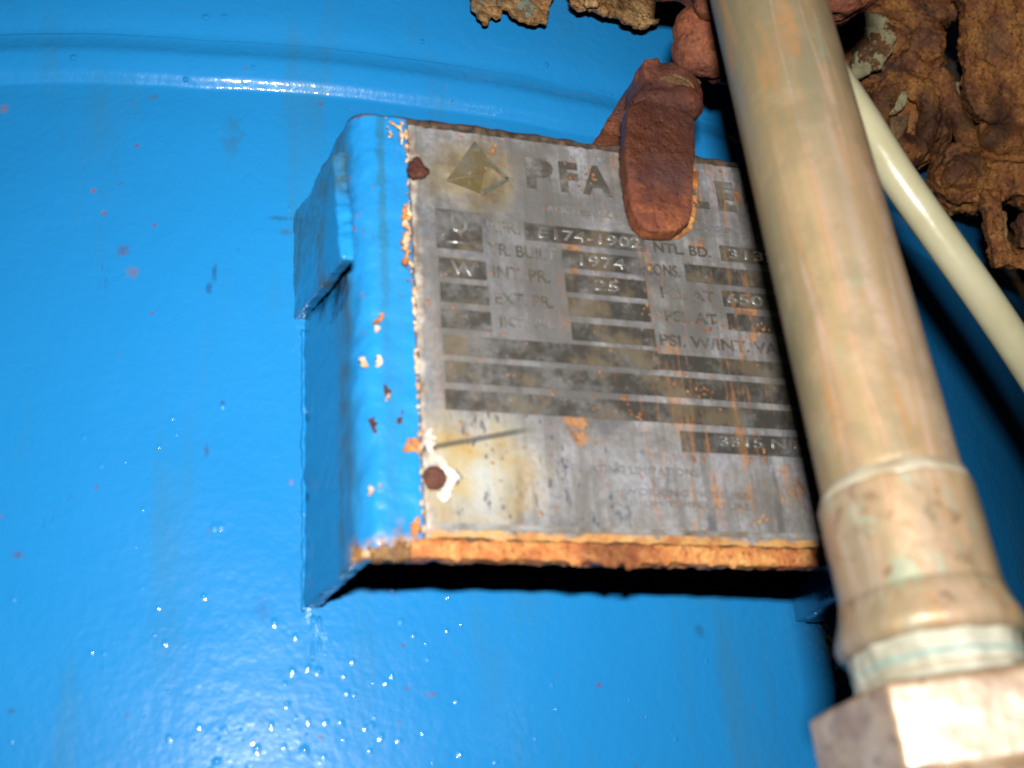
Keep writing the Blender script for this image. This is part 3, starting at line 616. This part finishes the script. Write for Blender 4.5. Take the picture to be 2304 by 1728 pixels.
# ------------------------------------------------------------------ clamp behind the pipe: bolt with round head, arm above
cb = thing('clamp_bolt', 'orange brown rusted round bolt head between the clip and the copper pipe', 'bolt', at(1570, 90, .358))
bm = bmesh.new(); c = at(1572, 92, .358)
rotk = Matrix((RIGHT, -DOWN, -FWD)).transposed().to_4x4() @ Matrix.Rotation(math.radians(-24), 4, 'Z')
ball(bm, c, (.0066, .0108, .0075), 3, rotk); ball(bm, at(1590, 135, .357), (.0055, .0050, .0062), 3, rotk); ball(bm, at(1606, 150, .358), (.0042, .0035, .005), 2, rotk); ball(bm, at(1562, 60, .358), (.0060, .0065, .0065), 3, rotk)
lump('bolt_head', bm, 'redrust', cb, .0006, ((70, .0009), (260, .0004), (700, .0002)), 2)
bm = bmesh.new(); tubebm(bm, [at(1600, 60, .36), at(1680, 20, .363), at(1780, -10, .367)], .0065, 16)
ball(bm, at(1600, 6, .35), (.0055, .0055, .006), 2); ball(bm, at(1635, 110, .365), (.008, .012, .007), 2, rotk); ball(bm, at(1685, 130, .373), (.008, .009, .007), 2, rotk); ball(bm, at(1668, 120, .372), (.0075, .008, .007), 2, rotk)  # last two balls added, hidden behind the pipe, to shadow the tank
lump('shank_and_shadow_balls', bm, 'redrust', cb, .0007, ((70, .0013), (260, .0006)), 2)
arm = thing('upper_clamp', 'red rusted clamp block at the top edge behind the copper pipe', 'clamp', at(1700, -100, .37))
bm = bmesh.new(); pxprism(bm, [(1490, -330), (1490, -40), (1560, -36), (1590, -12), (1700, 10), (1850, 20), (1900, 30), (1935, 10), (1990, -20), (1990, -330)], .352, .02)
ball(bm, at(1885, 0, .352), (.006, .004, .0055), 2)
lump('arm_body', bm, 'redrust', arm, .0011, ((60, .0016), (240, .0006)), 2)

# ------------------------------------------------------------------ rusted flange rim at the top
rim_ = thing('rusted_flange', 'flaking rusted flange rim along the top edge of the tank', 'flange', (TXC, TYC, .115))
vs = []; fs = []; RO, RI = TR+.019, TR+.004; nA = 150
sec = [(RI, .1085), (RO, .1085), (RO+.001, .112), (RO+.001, .15), (RI, .15)]
for i in range(nA+1):
    a = math.radians(3.2+56*i/nA)
    for r, z in sec:
        q = V((math.sin(a)*r+TXC, TYC-math.cos(a)*r, z)); vs.append(q+V((0, 0, .002*fbm(q, 120, 3)))+V((math.sin(a), -math.cos(a), 0))*.0012*fbm(q, 90, 3))
for i in range(nA):
    for k in range(5): fs.append((i*5+k, i*5+(k+1) % 5, (i+1)*5+(k+1) % 5, (i+1)*5+k))
fs.append((4, 3, 2, 1, 0)); fs.append(tuple(nA*5+k for k in range(5)))
link('rim_body', pym('rim', vs, fs), 'scale', rim_, False)
def flake(pts, mat, rr, th):
    bm = bmesh.new(); prism(bm, [attank(x, y, TR+rr) for x, y in pts], V((.0006, th, .0004))); return lump('rust_flake', bm, mat, rim_, .0006, ((150, .0007), (420, .0008)), 1)
flake([(1058, -70), (1063, 10), (1088, 47), (1096, 44), (1104, 30), (1128, 33), (1128, 12), (1110, -70)], 'flake', .013, .003)
flake([(1100, -70), (1122, 12), (1142, 14), (1158, 32), (1188, 46), (1230, 47), (1236, 28), (1240, 4), (1262, -70)], 'flake', .015, .0028)
flake([(1272, -70), (1284, 4), (1304, 14), (1318, 17), (1336, 12), (1362, 25), (1392, 27), (1404, 42), (1432, 55), (1470, 52), (1490, 30), (1490, -70)], 'scale', .019, .003)
flake([(1300, -40), (1318, 10), (1350, 12), (1340, -40)], 'scale', .0215, .002)

# ------------------------------------------------------------------ big rusted clamp at the right
DC = .478
def o2(x, y): return (1850+x/2.37, y/2.37)
def outline(*p): return [o2(*q) for q in p]
cl = thing('rusted_clamp', 'large heavily rusted clamp with round eye nut bolted to the tank at upper right', 'clamp', at(2050, 260, .50))
bm = bmesh.new(); pxprism(bm, outline((60, 60), (180, 40), (420, 40), (610, 100), (650, 190), (645, 330), (600, 420), (560, 420), (120, 470), (60, 300)), DC, .035)
ball(bm, at(*o2(330, 200), DC), (.012, .009, .010), 3); ball(bm, at(*o2(560, 230), DC+.001), (.0075, .007, .010), 3)
pxprism(bm, outline((60, -200), (720, -200), (720, 60), (600, 90), (420, 60), (180, 60), (60, 40)), DC+.004, .03)
lump('clamp_body', bm, 'rust', cl, .0008, ((45, .0012), (300, .0009)), 2, 1, .0034)
bm = bmesh.new()
pxprism(bm, outline((190, 62), (300, 55), (375, 110), (400, 190), (350, 290), (330, 360), (180, 420), (150, 380), (190, 250)), DC-.0125, .012)
lump('old_paint_patch', bm, 'rustpaint', cl, .0010, ((60, .0016), (200, .0010)), 3)
# the eye nut: heavy ring, hollow centre with scale and the bolt end
camM = Matrix((RIGHT, -DOWN, -FWD)).transposed().to_4x4()
def camring(bm, cx, cy, d, R, r, sx=1., sy=1., rot=0., n=40, k=12, tilt=0.):
    mm = Matrix.Translation(at(cx, cy, d)) @ camM @ Matrix.Rotation(tilt, 4, 'Y') @ Matrix.Rotation(rot, 4, 'Z'); R_ = []
    for i in range(n):
        a = 2*math.pi*i/n; rr = r*(1+.12*math.sin(3*a+1)); c = V((math.cos(a)*R*sx, math.sin(a)*R*sy, 0)); u = V((math.cos(a), math.sin(a), 0))
        R_.append([bm.verts.new(mm @ (c+u*rr*math.cos(2*math.pi*j/k)+V((0, 0, rr*math.sin(2*math.pi*j/k))))) for j in range(k)])
    for i in range(n):
        for j in range(k): bm.faces.new((R_[i][j], R_[(i+1) % n][j], R_[(i+1) % n][(j+1) % k], R_[i][(j+1) % k]))
ex, ey = o2(445, 630)
bm = bmesh.new(); camring(bm, ex, ey, DC-.010, .0105, .0048, 1., 1.2, .15); camring(bm, ex+4, ey+2, DC-.003, .0118, .0050, 1., 1.2, .15); camring(bm, ex+6, ey+3, DC+.004, .0125, .0048, 1., 1.18, .15)
eye = lump('eye_nut', bm, 'rust', cl, .0008, ((60, .0010), (300, .0008)), 2, 2, .0022)
bm = bmesh.new(); pxprism(bm, outline((325, 480), (420, 445), (462, 500), (455, 570), (400, 615), (320, 610), (290, 530)), DC-.0135, .016); lump('bolt_end', bm, 'rustpaint', eye, .0008, ((70, .0010), (260, .0005)), 3)
bm = bmesh.new(); pxprism(bm, outline((362, 625), (468, 596), (458, 660), (434, 730), (380, 760), (366, 690)), DC-.0155, .012); lump('scale_flake', bm, 'scale', eye, .0007, ((120, .0008),), 2)
bm = bmesh.new(); pxprism(bm, outline((320, 470), (540, 470), (570, 600), (540, 760), (440, 790), (320, 690)), DC-.004, .02); lump('eye_core', bm, 'rust', eye, .0012, ((90, .0012),), 2)
# slanting strut
bm = bmesh.new(); tubebm(bm, [at(*o2(610, 380), DC-.002), at(*o2(690, 530), DC-.004), at(*o2(760, 700), DC-.003), at(*o2(830, 860), DC-.002)], [.0038, .0034, .0034, .0046], 10)
lump('strut', bm, 'rust', cl, .0010, ((60, .0018), (220, .0010)), 1)
# lower jaw
bm = bmesh.new(); pxprism(bm, outline((650, 830), (700, 760), (780, 800), (870, 860), (1000, 850), (1180, 800), (1180, 1080), (1060, 1050), (980, 1090), (880, 1110), (780, 1075), (720, 1050), (640, 970)), DC-.004, .022)
ball(bm, at(*o2(770, 920), DC-.005), (.009, .006, .006), 3)
lump('lower_jaw', bm, 'rust', cl, .0008, ((50, .0012), (300, .0009)), 1, 3, .0032)
bm = bmesh.new(); pxprism(bm, outline((845, 650), (900, 630), (1180, 660), (1180, 860), (960, 870), (860, 830)), DC-.008, .02); ball(bm, at(*o2(980, 745), DC-.008), (.010, .007, .0065), 3)
lump('jaw_boss', bm, 'rust', cl, .0012, ((50, .0016), (200, .0008)), 3)
# upper plate with a ragged lower lip
bm = bmesh.new(); pxprism(bm, outline((730, -200), (775, 110), (785, 240), (760, 300), (775, 420), (770, 530), (800, 600), (850, 625), (900, 640), (960, 655), (1010, 645), (1180, 690), (1180, -200)), DC-.014, .010)
lump('upper_plate', bm, 'rust', cl, .0008, ((40, .0012), (300, .0008)), 1, 4, .0030)
bm = bmesh.new(); pxprism(bm, outline((690, 440), (740, 430), (800, 600), (810, 690), (770, 690)), DC+.012, .006); lump('inner_web', bm, 'rustpaint', cl, .001, ((90, .001),), 1)
bm = bmesh.new(); pxprism(bm, outline((600, 380), (760, 300), (820, 620), (840, 860), (660, 900), (640, 600)), DC+.028, .006); lump('gap_shade_sheet', bm, 'black', cl, .0015, ((90, .001),), 1)  # added near-black sheet, shade of the gaps put into its colour
# hanging loop
lp = thing('rusted_loop', 'square rusted metal loop hanging below the big clamp at the right edge', 'loop', at(2250, 580, DC))
bm = bmesh.new(); pxprism(bm, outline((870, 1020), (960, 1020), (968, 1120), (985, 1280), (1010, 1335), (1200, 1340), (1200, 1430), (1040, 1440), (1000, 1420), (930, 1425), (905, 1330), (890, 1200)), DC-.008, .007)
lump('loop_strap', bm, 'rust', lp, .0010, ((60, .0016), (220, .0013), (700, .0004)), 0)
bm = bmesh.new(); pxprism(bm, outline((965, 1120), (985, 1130), (990, 1300), (1015, 1335), (1000, 1340), (975, 1280)), DC-.010, .004); lump('strap_edge', bm, 'scale', lp, .0007, ((200, .0008),), 0)
bm = bmesh.new(); pxprism(bm, outline((1055, 1160), (1100, 1130), (1200, 1130), (1200, 1330), (1050, 1325), (1048, 1270), (1066, 1230), (1035, 1185)), DC, .008); lump('loop_tongue', bm, 'rust', lp, .001, ((70, .0016), (240, .0013)), 0)
